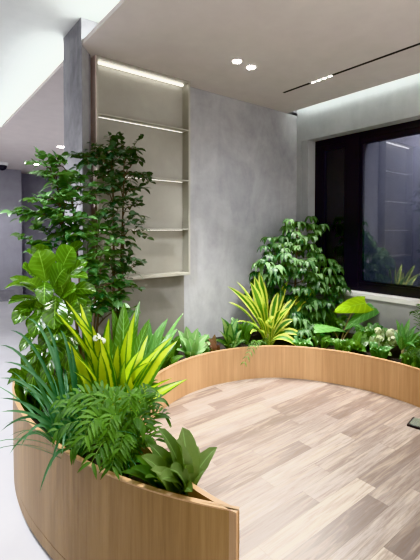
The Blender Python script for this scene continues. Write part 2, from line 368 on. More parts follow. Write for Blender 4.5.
# glass panel on the deck at the right edge of the view
gt = thing('glass_floor_panel', (2.80, 1.2, DECK), 'small dark-edged green glass panel lying on the plank floor at the right edge', 'glass panel')
def quad(bm, s, z0, z1):
    P = [V((2.642, 1.252)), V((2.794, 1.277)), V((2.84, 1.10)), V((2.68, 1.07))]; cc = sum(P, V((0, 0))) / 4
    P = [cc + (p - cc) * s for p in P]; P = [V((p.x - .0, p.y - .0)) for p in P]; prism(bm, [tuple(p) for p in P], z0, z1)
mk(lambda bm: quad(bm, .9, DECK, DECK + .012), 'edge_frame', M['black'], gt)
mk(lambda bm: quad(bm, .78, DECK + .0121, DECK + .016), 'glass_top', M['plate'], gt)

# ---------------------------------------------------------------- leaf geometry
PROF = {
    'strap': lambda t: min(1, .45 + 2.2 * t) * max(0, 1 - t ** 3.2) ** .8,
    'lance': lambda t: math.sin(PI * min(1, t) ** .75) ** .9 if 0 < t < 1 else 0,
    'ovate': lambda t: math.sin(PI * t ** .68) ** .8 if 0 < t < 1 else 0,
    'obov': lambda t: (math.sin(PI * t ** 1.45) ** .62 if 0 < t < 1 else 0) if t > .02 else .05,
    'oblong': lambda t: math.sin(PI * t ** .95) ** .6 if 0 < t < 1 else 0,
    'pet': lambda t: .16 + .1 * t if t < .25 else max(.16, math.sin(PI * ((t - .2) / .8) ** .95)) if t < .97 else 0,
    'heart': lambda t: (1 - t ** 1.5) ** .75 * min(1, .78 + t * 1.2),
}
class Fol:
    def __init__(s):
        s.bm = bmesh.new(); s.uv = s.bm.loops.layers.uv.new('uv'); s.cl = s.bm.verts.layers.float.new('tone')
    def blade(s, p0, p1, p2, w, prof='lance', n=(0, 0, 1), seg=6, cols=3, fold=.12, wav=0, wf=3, tone=None, lobe=0, cup=0):
        p0, p1, p2, n = V(p0), V(p1), V(p2), V(n); tone = rnd(0, 1) if tone is None else tone
        L = (p1 - p0).length + (p2 - p1).length; pf = PROF[prof]; rows = []; ph = rnd(0, 6)
        for i in range(seg + 1):
            t = i / seg; c = p0 * (1 - t) ** 2 + p1 * 2 * t * (1 - t) + p2 * t * t
            tg = ((p1 - p0) * (1 - t) + (p2 - p1) * t).normalized()
            sd = tg.cross(n)
            if sd.length < .05: sd = tg.cross(V((.3, .2, .9)))
            sd.normalize(); nn = sd.cross(tg).normalized(); wd = w * .5 * pf(t); r = []
            for j in range(cols):
                x = -1 + 2 * j / (cols - 1); a = abs(x)
                q = c + sd * (x * wd) + nn * (fold * wd * a + wav * w * a * math.sin(ph + t * wf * 2 * PI + x) - cup * wd * a * a) - tg * (lobe * L * a * a * (1 - t) ** 3)
                v = s.bm.verts.new(q); v[s.cl] = tone; r.append(v)
            rows.append(r)
        for i in range(seg):
            for j in range(cols - 1):
                f = s.bm.faces.new((rows[i][j], rows[i][j + 1], rows[i + 1][j + 1], rows[i + 1][j]))
                for lp, (a, b) in zip(f.loops, ((i, j), (i, j + 1), (i + 1, j + 1), (i + 1, j))): lp[s.uv].uv = (b / (cols - 1), a / seg)
    def done(s, name, mat, parent): return link(name, s.bm, mat, parent, smooth=True)
def tube(bm, P, r0, r1, n=6):
    P = [V(p) for p in P]; rings = []
    for i, p in enumerate(P):
        t = (P[min(len(P) - 1, i + 1)] - P[max(0, i - 1)]).normalized(); a = t.cross(V((.31, .95, .05))).normalized(); b = t.cross(a)
        r = r0 + (r1 - r0) * i / max(1, len(P) - 1)
        rings.append([bm.verts.new(p + a * r * math.cos(2 * PI * k / n) + b * r * math.sin(2 * PI * k / n)) for k in range(n)])
    for i in range(len(P) - 1):
        for k in range(n): bm.faces.new((rings[i][k], rings[i][(k + 1) % n], rings[i + 1][(k + 1) % n], rings[i + 1][k]))
    bm.faces.new(rings[-1]); bm.faces.new(rings[0][::-1])
def bez(a, b, c, k=8): return [V(a) * (1 - t) ** 2 + V(b) * 2 * t * (1 - t) + V(c) * t * t for t in [i / k for i in range(k + 1)]]
def rdir(up=0):
    while True:
        d = V((rnd(-1, 1), rnd(-1, 1), rnd(-1, 1)))
        if .1 < d.length < 1: d.normalize(); d.z += up; return d.normalized()
SZ = .525     # soil surface is at .575
TOCAM = lambda p: (CAM - p).normalized()
def clampw(p, m=.03):
    return V((min(p.x, XW - m if p.z < 2.7 else p.x), min(p.y, (2.96 if p.x < 1.25 else (3.07 if p.x < 2.2 and p.z > 1.2 else 3.18)) - m), p.z))

# compound twig with paired leaflets
def twig(fol, st, a, d, L, nleaf, ll, lw, tone, droop=.25):
    b = a + d * L * .5; c = a + d * L + V((0, 0, -L * droop)); c = clampw(c); b = clampw(b)
    pts = bez(a, b, c, 5); tube(st, pts, .0022, .0012, 4)
    for i in range(nleaf):
        t = .2 + .8 * i / (nleaf - 1); p = a * (1 - t) ** 2 + b * 2 * t * (1 - t) + c * t * t
        sd = d.cross(V((0, 0, 1)));
        if sd.length < .1: sd = V((1, 0, 0))
        sd.normalize(); s = 1 if i % 2 else -1
        if i == nleaf - 1: dr = d
        else: dr = (d * .55 + sd * s * .85 + V((0, 0, rnd(-.35, .15)))).normalized()
        l = ll * rnd(.75, 1.15); e = clampw(p + dr * l + V((0, 0, -l * rnd(.1, .5))), .02)
        fol.blade(p, p + dr * l * .55 + V((0, 0, l * .08)), e, lw * rnd(.8, 1.15), 'ovate', n=(V((0, 0, 1)) + rdir() * .55).normalized(), seg=4, cols=3, fold=.15, tone=min(1, max(0, tone + rnd(-.35, .35))))

def ficus(name, label, base, trunks, tips, mat, ll=.062, lw=.034, tw=6, tone=.5, nl=8):
    t = thing(name, base, label, 'plant'); fol = Fol(); st = bmesh.new(); nodes = []
    for (top, bow) in trunks:
        pts = bez(base, V(base) * .5 + V(top) * .5 + V(bow), top, 12); tube(st, pts, .014, .004, 7); nodes += pts[2:]
    for (p, tn) in tips:
        p = clampw(V(p)); nd = min(nodes, key=lambda q: (q - p).length + 2.2 * max(0, q.z - p.z + .06) + .0)
        mid = (nd + p) * .5 + V((0, 0, .07)); pts = bez(nd, mid, p, 6); tube(st, pts, .005, .002, 5)
        L = (p - nd).length; k = max(3, int(tw * L / .3))
        for i in range(k):
            u = .25 + .75 * (i + rnd(0, .8)) / k; u = min(u, 1); a = nd * (1 - u) ** 2 + mid * 2 * u * (1 - u) + p * u * u
            d = ((p - nd).normalized() * .55 + rdir(.1) * .85).normalized(); d.z *= .6; d.normalize()
            twig(fol, st, a, d, rnd(.09, .15), random.choice((nl - 2, nl, nl)), ll, lw, tn)
        twig(fol, st, p, (p - nd).normalized(), .12, nl, ll, lw, tn)
    fol.done('foliage', mat, t); link('stem', st, M['bark'], t, smooth=True); return t

# 1. leafy tree-like shrub, lit green side
tips = []
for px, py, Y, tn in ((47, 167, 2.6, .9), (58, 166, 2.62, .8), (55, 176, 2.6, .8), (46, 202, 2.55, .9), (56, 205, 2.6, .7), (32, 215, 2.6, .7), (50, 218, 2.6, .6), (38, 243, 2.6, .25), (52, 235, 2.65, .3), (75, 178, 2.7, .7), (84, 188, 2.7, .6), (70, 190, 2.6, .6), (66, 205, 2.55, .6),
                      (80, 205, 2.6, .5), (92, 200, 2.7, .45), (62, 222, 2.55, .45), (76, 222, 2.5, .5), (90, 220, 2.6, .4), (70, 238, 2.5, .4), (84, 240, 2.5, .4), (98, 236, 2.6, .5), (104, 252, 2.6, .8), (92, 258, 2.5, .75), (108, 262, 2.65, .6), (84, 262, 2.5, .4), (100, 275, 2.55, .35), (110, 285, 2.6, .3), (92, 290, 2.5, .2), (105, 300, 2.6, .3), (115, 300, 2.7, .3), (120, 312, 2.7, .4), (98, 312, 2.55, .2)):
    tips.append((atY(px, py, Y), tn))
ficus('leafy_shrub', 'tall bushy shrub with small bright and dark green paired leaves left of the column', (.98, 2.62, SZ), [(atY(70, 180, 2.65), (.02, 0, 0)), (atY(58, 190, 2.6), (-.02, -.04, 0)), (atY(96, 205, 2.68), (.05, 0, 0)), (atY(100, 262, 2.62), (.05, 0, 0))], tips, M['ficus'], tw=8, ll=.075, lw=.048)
# 2. darker shrub against the shelf
tips = []
for px, py, Y, tn in ((108, 148, 2.85, .2), (122, 147, 2.85, .3), (134, 146, 2.85, .2), (104, 158, 2.85, .3), (84, 157, 2.8, .1), (92, 158, 2.82, .2), (118, 160, 2.8, .3), (112, 172, 2.8, .35), (124, 172, 2.8, .3), (130, 168, 2.85, .2), (138, 176, 2.88, .2), (102, 178, 2.78, .4), (118, 186, 2.78, .45), (134, 190, 2.85, .3), (108, 195, 2.75, .4),
                      (122, 200, 2.75, .4), (130, 208, 2.8, .4), (116, 215, 2.75, .4), (126, 225, 2.78, .5), (134, 232, 2.82, .6), (112, 232, 2.72, .4), (122, 240, 2.75, .4), (116, 256, 2.72, .6), (124, 262, 2.75, .5), (132, 268, 2.8, .3), (118, 278, 2.75, .4), (124, 288, 2.8, .3), (112, 270, 2.7, .5)):
    tips.append((atY(px, py, Y), tn))
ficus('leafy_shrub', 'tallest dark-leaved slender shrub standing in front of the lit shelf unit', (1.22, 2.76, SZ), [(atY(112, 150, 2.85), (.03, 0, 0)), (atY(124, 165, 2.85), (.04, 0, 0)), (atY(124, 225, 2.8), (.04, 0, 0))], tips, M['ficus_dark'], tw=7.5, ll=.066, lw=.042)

# 3. fiddle leaf fig: every big leaf a part
fg = thing('fiddle_leaf_fig', (.72, 2.42, SZ), 'fiddle leaf fig with large glossy paddle leaves at the left edge of the planter', 'plant')
st = bmesh.new(); fstems = [bez((.72, 2.42, SZ), (.70, 2.36, 1.0), atY(50, 262, 2.35), 10), bez((.75, 2.44, SZ), (.78, 2.40, .9), atY(68, 282, 2.35), 10)]
for P in fstems: tube(st, P, .013, .006, 8)
link('stem', st, M['bark'], fg, smooth=True)
FL = [  # base px, tip px, depth Y, width, tone, face direction mix
    ((46, 284), (38, 250), 2.28, .15, .95, 1), ((48, 275), (27, 252), 2.35, .13, .45, .3), ((60, 275), (73, 247), 2.3, .14, .75, .9), ((52, 268), (33, 246), 2.45, .10, .6, -.6),
    ((30, 288), (4, 289), 2.3, .085, .7, -.4), ((42, 292), (22, 282), 2.25, .11, .55, -.3), ((60, 285), (88, 262), 2.3, .10, .4, .6), ((44, 300), (8, 304), 2.32, .09, .3, .2), ((45, 282), (44, 305), 2.2, .09, .35, 1), ((62, 262), (84, 243), 2.45, .10, .6, -.3),
    ((36, 300), (14, 325), 2.3, .09, .25, 1), ((60, 300), (76, 290), 2.2, .11, .6, .6), ((50, 310), (72, 325), 2.2, .11, .7, .5), ((48, 306), (32, 338), 2.25, .10, .3, .9), ((56, 296), (54, 330), 2.2, .13, .4, 1), ((62, 315), (78, 300), 2.2, .12, .5, .7), ((40, 330), (20, 352), 2.25, .06, .15, .6), ((50, 345), (24, 368), 2.25, .07, .2, .6), ((50, 330), (60, 362), 2.2, .09, .25, 1), ((44, 340), (36, 372), 2.3, .07, .2, 1), ((50, 322), (36, 318), 2.3, .10, .3, .6),
    ((52, 290), (66, 268), 2.2, .13, .5, .9), ((40, 285), (22, 268), 2.3, .11, .5, .6), ((64, 300), (58, 276), 2.25, .12, .35, .8), ((34, 292), (10, 278), 2.35, .09, .8, -.3), ((66, 320), (50, 345), 2.2, .11, .3, .9), ((70, 300), (90, 310), 2.35, .10, .2, .8), ((58, 325), (42, 350), 2.25, .10, .15, .9), ((46, 318), (28, 330), 2.3, .09, .15, .8), ((72, 285), (80, 312), 2.3, .11, .3, .9), ((48, 355), (30, 350), 2.2, .06, .1, .8), ((54, 350), (44, 385), 2.2, .07, .2, .8), ((64, 280), (88, 278), 2.25, .09, .5, .3), ((40, 312), (20, 312), 2.3, .07, .3, .6), ((62, 340), (70, 372), 2.2, .09, .1, .9),
    ((66, 292), (96, 292), 2.3, .10, .3, .6), ((60, 310), (92, 322), 2.25, .11, .35, .8), ((42, 350), (30, 392), 2.25, .07, .2, .8), ((52, 318), (28, 305), 2.4, .12, .2, .8), ((56, 335), (80, 345), 2.25, .10, .2, .8)]
for a, b, Y, w, tn, fc in FL:
    A, B = atY(*a, Y + .06), atY(*b, Y - .04); mid = (A + B) / 2; d = (B - A)
    fo = Fol(); n = (TOCAM(mid) * fc + V((0, 0, .6))).normalized()
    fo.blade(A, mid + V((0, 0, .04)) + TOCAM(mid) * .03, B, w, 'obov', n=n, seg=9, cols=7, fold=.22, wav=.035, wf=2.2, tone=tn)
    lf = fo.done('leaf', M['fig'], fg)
    P = min((q for S in fstems for q in S), key=lambda q: (q - A).length + 1.5 * max(0, q.z - A.z)); s2 = bmesh.new(); tube(s2, bez(P, (P + A) / 2 - V((0, 0, .01)), A, 4), .0035, .0028, 5)
    link('leaf_stalk', s2, M['green_stem'], fg, smooth=True)

# 4. fountain of thin blue-green blades
gr = thing('grassy_plant', (.64, 1.93, SZ), 'grass-like plant with long thin blue-green blades arching over the left rim', 'plant')
fo = Fol(); base = V((.645, 1.93, SZ))
for i in range(120):
    a = rnd(0, 2 * PI); o = base + V((math.cos(a), math.sin(a), 0)) * rnd(0, .055); a += rnd(-.4, .4)
    L = rnd(.32, .56); el = rnd(.7, 1.4); h = V((math.cos(a) * math.cos(el), math.sin(a) * math.cos(el), math.sin(el)))
    e = o + h * L + V((h.x, h.y, 0)) * L * .5 - V((0, 0, L * rnd(.15, .75)))
    e.x = min(e.x, .97); out_ = (V((e.x, e.y)) - OC).length > OR - .06
    if out_ and rnd(0, 1) < .6: continue
    if out_ and e.z < .72: e.z = .72 + rnd(0, .15)
    fo.blade(o, o + h * L * .75, e, rnd(.009, .015), 'strap', n=(0, 0, 1), seg=8, cols=3, fold=.4)
for (px, py, Y, c, d) in ((39, 494, 1.72, .30, 0), (20, 448, 1.9, .3, 0), (9, 455, 2.0, .3, 0), (0, 432, 2.0, .25, 0), (0, 378, 1.95, .2, 0), (0, 345, 2.0, .3, 0), (0, 398, 2.05, .2, 0), (27, 318, 2.0, .15, 0), (62, 457, 1.6, .3, 0), (50, 470, 1.66, .3, 0), (0, 412, 1.9, .2, 0), (4, 362, 2.0, .25, 0), (60, 330, 1.95, .1, 0), (50, 345, 1.95, .1, 0), (45, 325, 2.05, .1, 0), (70, 345, 1.9, .1, 0), (10, 330, 2.1, .2, 0)):
    e = atY(px, py, Y); o = base + V((rnd(-.04, .04), rnd(-.04, .04), 0)); mid = (o * .5 + e * .5); mid.z = max(o.z, e.z) + c * .65
    if e.z > .85: mid = o * .55 + e * .45; mid.z = e.z - .02
    fo.blade(o, mid, e, .017, 'strap', n=TOCAM(e), seg=12, cols=3, fold=.4, tone=rnd(.2, .9))
fo.done('foliage', M['grass'], gr)

# 5. striped yellow-green plant (left bed)
def rosette(name, label, base, leaves, mat, w, prof, spread=.03, stalk=None, bow=.06, **k):
    t = thing(name, base, label, 'plant'); fo = Fol(); B = V(base)
    for (px, py, Y, *r) in leaves:
        e = atY(px, py, Y); o = B + V((rnd(-1, 1), rnd(-1, 1), 0)) * spread; ww = w * (r[0] if r else 1); bw = r[1] if len(r) > 1 else bow
        mid = o * .45 + e * .55 + V((0, 0, bw)); mid.x = o.x + (e.x - o.x) * .4; mid.y = o.y + (e.y - o.y) * .4
        n = (TOCAM(e) * .75 + V((0, 0, .7)) + rdir() * .35).normalized()
        fo.blade(o, mid, e, ww, prof, n=n, tone=rnd(.15, .95), **k)
    fo.done('foliage', mat, t)
    if stalk:
        s = bmesh.new(); tube(s, [B - V((0, 0, .0)), B + V((0, 0, stalk))], .012, .008, 7); link('stem', s, M['tan_stem'], t, smooth=True)
    return t
rosette('striped_dracaena', 'clump of upright yellow and green striped sword leaves in the left bed', (.93, 2.08, SZ),
        [(65, 300, 2.05, .8), (80, 303, 2.1, 1.2), (66, 340, 2.0), (75, 320, 2.0), (92, 325, 2.0, 1.1), (100, 338, 1.95, 1), (109, 318, 2.0, 1.2), (110, 355, 1.95, .9), (100, 352, 1.9, 1), (118, 345, 1.95, 1), (135, 312, 2.05, 1.1), (128, 330, 2.0, 1),
         (70, 352, 1.9, .8), (74, 372, 1.85, .8), (172, 337, 2.0, 1.2), (178, 340, 1.95, 1.2), (160, 348, 1.95, 1), (188, 379, 1.85, 1.2, .03), (172, 378, 1.8, .8, .02), (140, 350, 2.0, 1), (148, 335, 2.1, 1), (88, 345, 1.95, .9), (60, 318, 2.1, .9), (53, 310, 2.05, .5), (150, 362, 1.9, 1), (125, 360, 1.9, .9)],
        M['stripe'], .074, 'lance', spread=.08, seg=9, cols=5, fold=.3, bow=.08, wav=.02)
# 6. big ribbed leaves
rosette('birds_nest_fern', "plant with broad ribbed mid-green leaves behind the striped sword leaves", (1.12, 2.33, SZ),
        [(124, 302, 2.35, 1.1), (140, 300, 2.5, .7), (112, 308, 2.45, .8), (150, 318, 2.3, .9), (160, 345, 2.25, .9), (135, 330, 2.15, 1.0), (104, 330, 2.2, .8), (148, 345, 2.2, .8), (120, 330, 2.2, .7)],
        M['ribbed'], .115, 'ovate', spread=.03, seg=10, cols=7, fold=.25, wav=.02, bow=.05)
rosette('peace_lily', 'dark glossy plant with one pale shining leaf beside the back rim, left end', (1.36, 2.52, SZ),
        [(168, 318, 2.55, 1.1, .03), (150, 322, 2.55, 1), (160, 335, 2.45, 1), (172, 345, 2.45, .9), (178, 328, 2.6, .8), (146, 340, 2.4, 1), (156, 352, 2.4, .9), (184, 312, 2.7, .5)],
        M['alo_dark'], .10, 'ovate', spread=.03, seg=8, cols=5, fold=.2, wav=.03, bow=.05)
# tiny white blossom cluster
def blossom(fo, c, r, n, s):
    for i in range(n):
        d = rdir(.3); p = c + d * r * rnd(.75, 1.0)
        tn = rnd(0, 1)
        for k in range(4):
            a = k * PI / 2 + rnd(0, .3); x = d.cross(V((.3, .5, .8))).normalized(); y = d.cross(x); e = (x * math.cos(a) + y * math.sin(a))
            fo.blade(p, p + e * s * .5 + d * s * .25, p + e * s, s * .8, 'ovate', n=d, seg=3, cols=3, tone=tn)
fl = thing('flowering_plant', (.93, 2.22, SZ), 'small white blossom cluster on a thin stalk among the striped sword leaves', 'plant')
c = atY(97, 338, 2.02); fo = Fol(); blossom(fo, c, .022, 22, .012); blossom(fo, c + V((.03, 0, -.02)), .018, 14, .011); fo.done('blossom', M['flower'], fl)
s = bmesh.new(); tube(s, bez((.93, 2.22, SZ), (.92, 2.12, .8), c, 6), .003, .002, 5); link('stem', s, M['green_stem'], fl, smooth=True)

# 7. parlour palm with feathery fronds
def frond(fo, st, a, b, c, k, ll, lw, tone=.5, nrm=None):
    tube(st, bez(a, b, c, 8), .003, .0012, 5)
    for i in range(k):
        t = .22 + .78 * i / (k - 1); p = a * (1 - t) ** 2 + b * 2 * t * (1 - t) + c * t * t; tg = ((b - a) * (1 - t) + (c - b) * t).normalized()
        n = nrm or (V((0, 0, 1)) + TOCAM(p) * .8).normalized(); sd = tg.cross(n).normalized(); l = ll * (.55 + .45 * math.sin(PI * (.15 + .8 * t))) * rnd(.9, 1.1)
        for s in (-1, 1):
            d = (tg * (.55 + .5 * t) + sd * s * .9).normalized()
            fo.blade(p, p + d * l * .55 + V((0, 0, .01)), p + d * l - V((0, 0, l * rnd(.1, .35))), lw, 'lance', n=n, seg=4, cols=3, fold=.3, tone=min(1, max(0, tone + rnd(-.4, .4))))
pm = thing('parlour_palm', (.80, 1.66, SZ), 'feathery parlour palm with narrow green leaflets hanging over the near rim', 'plant')
fo = Fol(); st = bmesh.new(); B = V((.80, 1.64, SZ))
for px, py, Y, tn, h in ((72, 448, 1.62, .4, .16), (92, 462, 1.45, .5, .16), (60, 412, 1.75, .5, .16), (58, 430, 1.7, .3, .14), (112, 466, 1.45, .3, .12), (85, 435, 1.5, .8, .2), (108, 430, 1.5, .7, .2), (128, 396, 1.7, .5, .1), (112, 392, 1.8, .5, .1), (95, 393, 1.75, .6, .2), (150, 388, 1.75, .3, .15), (160, 398, 1.65, .3, .14), (165, 415, 1.6, .3, .12), (145, 425, 1.5, .4, .14), (130, 405, 1.55, .7, .2), (75, 395, 1.75, .6, .16), (145, 400, 1.6, .5, .16), (120, 448, 1.45, .4, .12), (100, 410, 1.6, .7, .2), (60, 400, 1.9, .5, .15), (155, 440, 1.5, .3, .1)):
    e = atY(px, py, Y); o = B + V((rnd(-.05, .05), rnd(-.05, .05), 0)); m_ = (o + e) * .5; m_.z = max(o.z, e.z) + h * (.75 if py > 400 else .35)
    frond(fo, st, o, m_, e, 10, .092, .0155, tn)
fo.done('foliage', M['palm'], pm); link('stem', st, M['green_stem'], pm, smooth=True)

# 8. broad-leaved plant at the tip of the planter
rosette('dumb_cane', 'low plant with broad grey-green leaves at the pointed near end of the planter', (.905, 1.335, SZ),
        [(158, 428, 1.36, .9), (182, 427, 1.32, 1.1), (176, 440, 1.27, .9), (198, 446, 1.34, .8), (217, 447, 1.30, .95, .02), (141, 456, 1.33, .9, .03), (150, 470, 1.25, .8, .03), (192, 492, 1.20, .7, .04), (168, 452, 1.38, 1), (160, 480, 1.18, .9, .05), (205, 470, 1.28, .7, .03), (150, 445, 1.4, .8), (170, 470, 1.2, .9, .05), (186, 465, 1.24, .8, .04)],
        M['broad'], .088, 'oblong', spread=.025, seg=9, cols=7, fold=.3, wav=.035, bow=.05)
rosette('ground_cover', 'low dark leaves on the soil between palm and broad-leaved plant', (.87, 1.46, SZ),
        [(130, 468, 1.42, 1), (145, 478, 1.35, 1), (120, 472, 1.42, 1), (135, 455, 1.5, 1), (150, 462, 1.45, 1), (155, 482, 1.32, .8)], M['palm'], .06, 'ovate', spread=.02, seg=6, cols=5, fold=.2, bow=.02)

# 9. plants along the back rim
rosette('aglaonema', 'pale silvery-green leafy plant by the back rim, left of the reddish plant', (1.93, 2.74, SZ),
        [(186, 326, 2.75, 1), (198, 328, 2.7, 1), (208, 335, 2.68, 1), (180, 338, 2.7, 1), (206, 350, 2.62, 1, .05), (190, 352, 2.62, .9, .05), (196, 340, 2.6, 1), (176, 350, 2.66, .9, .04), (188, 338, 2.7, 1), (212, 342, 2.7, .8), (178, 330, 2.8, .8)], M['pale'], .095, 'ovate', spread=.03, seg=7, cols=5, fold=.25, wav=.03, bow=.05)
rosette('trailing_plant', 'small dark leafy plant behind the back rim under the shelf, left of the silvery one', (1.66, 2.70, SZ),
        [(166, 350, 2.65, 1), (174, 357, 2.6, 1), (162, 340, 2.7, 1), (176, 342, 2.7, 1), (168, 360, 2.58, 1), (156, 330, 2.7, 1), (168, 332, 2.8, 1), (184, 356, 2.62, .8)], M['ribbed'], .085, 'ovate', spread=.03, seg=6, cols=5, fold=.2, bow=.05)
rosette('reddish_plant', 'small plant with dull red-brown leaves on the back rim', (2.16, 2.70, SZ),
        [(208, 338, 2.68, 1), (215, 334, 2.7, 1), (220, 345, 2.66, 1), (210, 346, 2.63, 1), (216, 350, 2.62, .8), (204, 342, 2.7, .8)], M['red'], .055, 'ovate', spread=.02, seg=6, cols=5, fold=.2, bow=.04)
rosette('calathea', 'upright calathea with pale-centred dark-edged leaves right of the reddish plant', (2.38, 2.74, SZ),
        [(221, 317, 2.75, 1.1), (230, 323, 2.7, 1), (238, 318, 2.78, 1), (218, 330, 2.7, .9), (228, 336, 2.62, 1), (242, 330, 2.7, .9), (246, 340, 2.65, .8), (214, 340, 2.7, .7), (236, 340, 2.6, .8), (224, 345, 2.6, .7)], M['vari'], .085, 'lance', spread=.02, seg=7, cols=5, fold=.3, bow=.04)
rosette('yellow_dracaena', 'fan of arching cream-yellow edged leaves at the centre of the back rim', (2.78, 2.64, SZ),
        [(227, 286, 2.6, .9), (236, 281, 2.7, .8), (228, 302, 2.55, .9, .1), (237, 322, 2.5, .9, .12), (250, 334, 2.45, .9, .14), (254, 276, 2.7, 1.1), (259, 272, 2.75, 1), (250, 282, 2.65, 1), (272, 334, 2.42, .1, .1), (270, 322, 2.42, 1.3, .18), (265, 298, 2.55, 1.2), (273, 316, 2.5, 1), (288, 281, 2.7, .9), (278, 292, 2.6, .9), (315, 289, 2.6, 1.1, .04), (300, 295, 2.6, .9), (307, 339, 2.38, .9, .2), (302, 351, 2.36, .9, .22), (290, 308, 2.5, .8, .1), (285, 300, 2.7, .8), (262, 290, 2.75, .9), (244, 295, 2.65, .8), (295, 320, 2.5, .8, .12), (257, 318, 2.5, .8, .1), (281, 310, 2.55, .8)],
        M['dracaena'], .08, 'pet', spread=.025, seg=10, cols=5, fold=.3, bow=.11, stalk=.12)
# fern leaf hanging over the rim
pf = thing('parlour_palm', (2.58, 2.60, SZ), 'single small fern-like frond drooping over the back rim below the yellow-edged fan', 'plant')
fo = Fol(); st = bmesh.new(); e = atY(245, 362, 2.36)
frond(fo, st, V((2.56, 2.62, SZ)), V((2.50, 2.44, .80)), e, 11, .065, .011, .7); frond(fo, st, V((2.56, 2.62, SZ)), V((2.46, 2.62, .72)), atY(232, 345, 2.6), 9, .05, .01, .4); frond(fo, st, V((2.56, 2.62, SZ)), V((2.66, 2.5, .70)), atY(262, 347, 2.52), 9, .05, .01, .4)
fo.done('foliage', M['palm'], pf); link('stem', st, M['green_stem'], pf, smooth=True)

# 10. umbrella plant
um = thing('umbrella_plant', (3.33, 2.78, SZ), 'tall layered umbrella plant with drooping glossy leaflets in the corner by the window', 'plant')
fo = Fol(); st = bmesh.new(); axis = bez((3.33, 2.78, SZ), (3.36, 2.8, 1.2), atY(298, 228, 2.86), 14); tube(st, axis, .016, .006, 8)
tube(st, bez((3.36, 2.74, SZ), (3.42, 2.7, .9), (3.5, 2.62, 1.2), 10), .012, .006, 7)
def umbel(c, out, n, l, w, tn):
    for k in range(n):
        a = 2 * PI * k / n + rnd(-.2, .2); h = V((math.cos(a), math.sin(a), 0)) + out * .35; h.normalize()
        l *= rnd(.8, 1.15); e = clampw(c + h * l * .8 - V((0, 0, l * rnd(.55, .95))), .02)
        fo.blade(c, clampw(c + h * l * .55 + V((0, 0, l * .12)), .02), e, w, 'ovate', n=(h * .9 + V((0, 0, .7)) + rdir() * .3).normalized(), seg=5, cols=3, fold=.12, tone=min(1, max(0, tn + rnd(-.3, .3))))
for px, py, Y, tn in ((300, 222, 2.86, .7), (288, 226, 2.84, .7), (312, 224, 2.84, .8), (295, 232, 2.75, .6), (284, 236, 2.85, .5), (318, 230, 2.8, .8), (306, 236, 2.75, .8), (272, 244, 2.85, .2), (284, 248, 2.75, .7), (296, 246, 2.7, .9), (310, 244, 2.72, .8), (278, 256, 2.75, .6), (268, 252, 2.85, .3), (318, 248, 2.8, .7),
                      (258, 264, 2.8, .5), (266, 262, 2.75, .6), (276, 266, 2.65, .6), (288, 262, 2.68, .7), (300, 260, 2.62, .7), (312, 258, 2.65, .8), (322, 262, 2.65, .8), (330, 268, 2.6, .8), (256, 272, 2.82, .2), (268, 274, 2.7, .5), (282, 276, 2.65, .3), (296, 274, 2.6, .4), (308, 272, 2.58, .7), (318, 274, 2.55, .8), (328, 276, 2.52, .7), (338, 276, 2.5, .7), (264, 286, 2.78, .3), (280, 290, 2.7, .2), (300, 286, 2.6, .5), (312, 284, 2.55, .7), (324, 286, 2.5, .6), (336, 286, 2.48, .5), (342, 284, 2.5, .4),
                      (300, 298, 2.6, .5), (312, 298, 2.55, .6), (322, 300, 2.5, .5), (330, 296, 2.5, .3), (292, 306, 2.62, .5), (304, 310, 2.55, .7), (314, 312, 2.5, .6), (296, 318, 2.56, .6), (306, 322, 2.5, .7), (284, 300, 2.72, .2), (276, 306, 2.8, .2), (318, 322, 2.46, .4), (290, 326, 2.55, .4), (302, 328, 2.46, .7), (262, 300, 2.85, .2), (256, 290, 2.88, .2), (290, 240, 2.9, .3), (300, 252, 2.9, .3), (290, 268, 2.85, .2), (310, 290, 2.8, .2), (320, 280, 2.75, .2)):
    c = clampw(atY(px, py, Y + .02), .06); nd = min(axis, key=lambda q: abs(q.z - (c.z - .06)))
    out = (c - nd); out.z = 0; out = out.normalized() if out.length > .01 else V((0, -1, 0))
    tube(st, bez(nd, (nd + c) / 2 + V((0, 0, .04)), c, 5), .004, .002, 4); tn -= .1
    umbel(c, out, random.choice((7, 8, 8)), rnd(.10, .13), rnd(.046, .056), tn)
    for _ in range(2): umbel(clampw(c + rdir() * .09, .06), out, 7, rnd(.09, .12), .048, tn - .25)
fo.done('foliage', M['schef'], um); link('stem', st, M['bark'], um, smooth=True)

# 11. elephant-ear: three large leaves as parts
al = thing('elephant_ear', (3.37, 2.24, SZ), 'elephant ear plant with one vivid lime upright leaf under the window', 'plant')
AL = [((352, 321), (361, 300), (338, 305), 2.22, .30, 'alo_bright', .7, 'bright lime green leaf'), ((362, 326), (374, 305), (352, 340), 2.24, .26, 'alo_dark', .5, 'dark green glossy leaf'), ((322, 331), (317, 325), (348, 334), 2.30, .17, 'alo_dark', .9, None)]
def bigleaf(P0, mid, P2, w, mat, tn, n, lab=None, lobe=.3, cup=.25):
    fo = Fol(); fo.blade(P0, mid, P2, w, 'heart', n=n, seg=12, cols=9, fold=.10, wav=.02, wf=1.5, tone=tn, lobe=lobe, cup=cup); o = fo.done('leaf', mat, al)
    if lab: o['label'] = lab
    return o
B = V((3.37, 2.24, SZ))
def stalk(P):
    s = bmesh.new(); tube(s, bez(B, B * .6 + P * .4 + V((0, 0, .06)), P, 8), .007, .0045, 6); link('leaf_stalk', s, M['tan_stem'], al, smooth=True)
a = atY(352, 312, 2.18); e = atY(336, 302, 2.3) ; a = atY(354, 312, 2.20)
A1 = atY(366, 303, 2.20); B1 = atY(334, 312, 2.28)
bigleaf(A1, (A1 + B1) / 2 + V((0, 0, .02)), B1, .21, M['alo_bright'], .7, (TOCAM(A1) * 1 + V((0, 0, .35))).normalized(), 'vivid lime green leaf', lobe=.15); stalk(atY(352, 312, 2.24))
A2 = atY(374, 307, 2.16); B2 = atY(345, 330, 2.2)
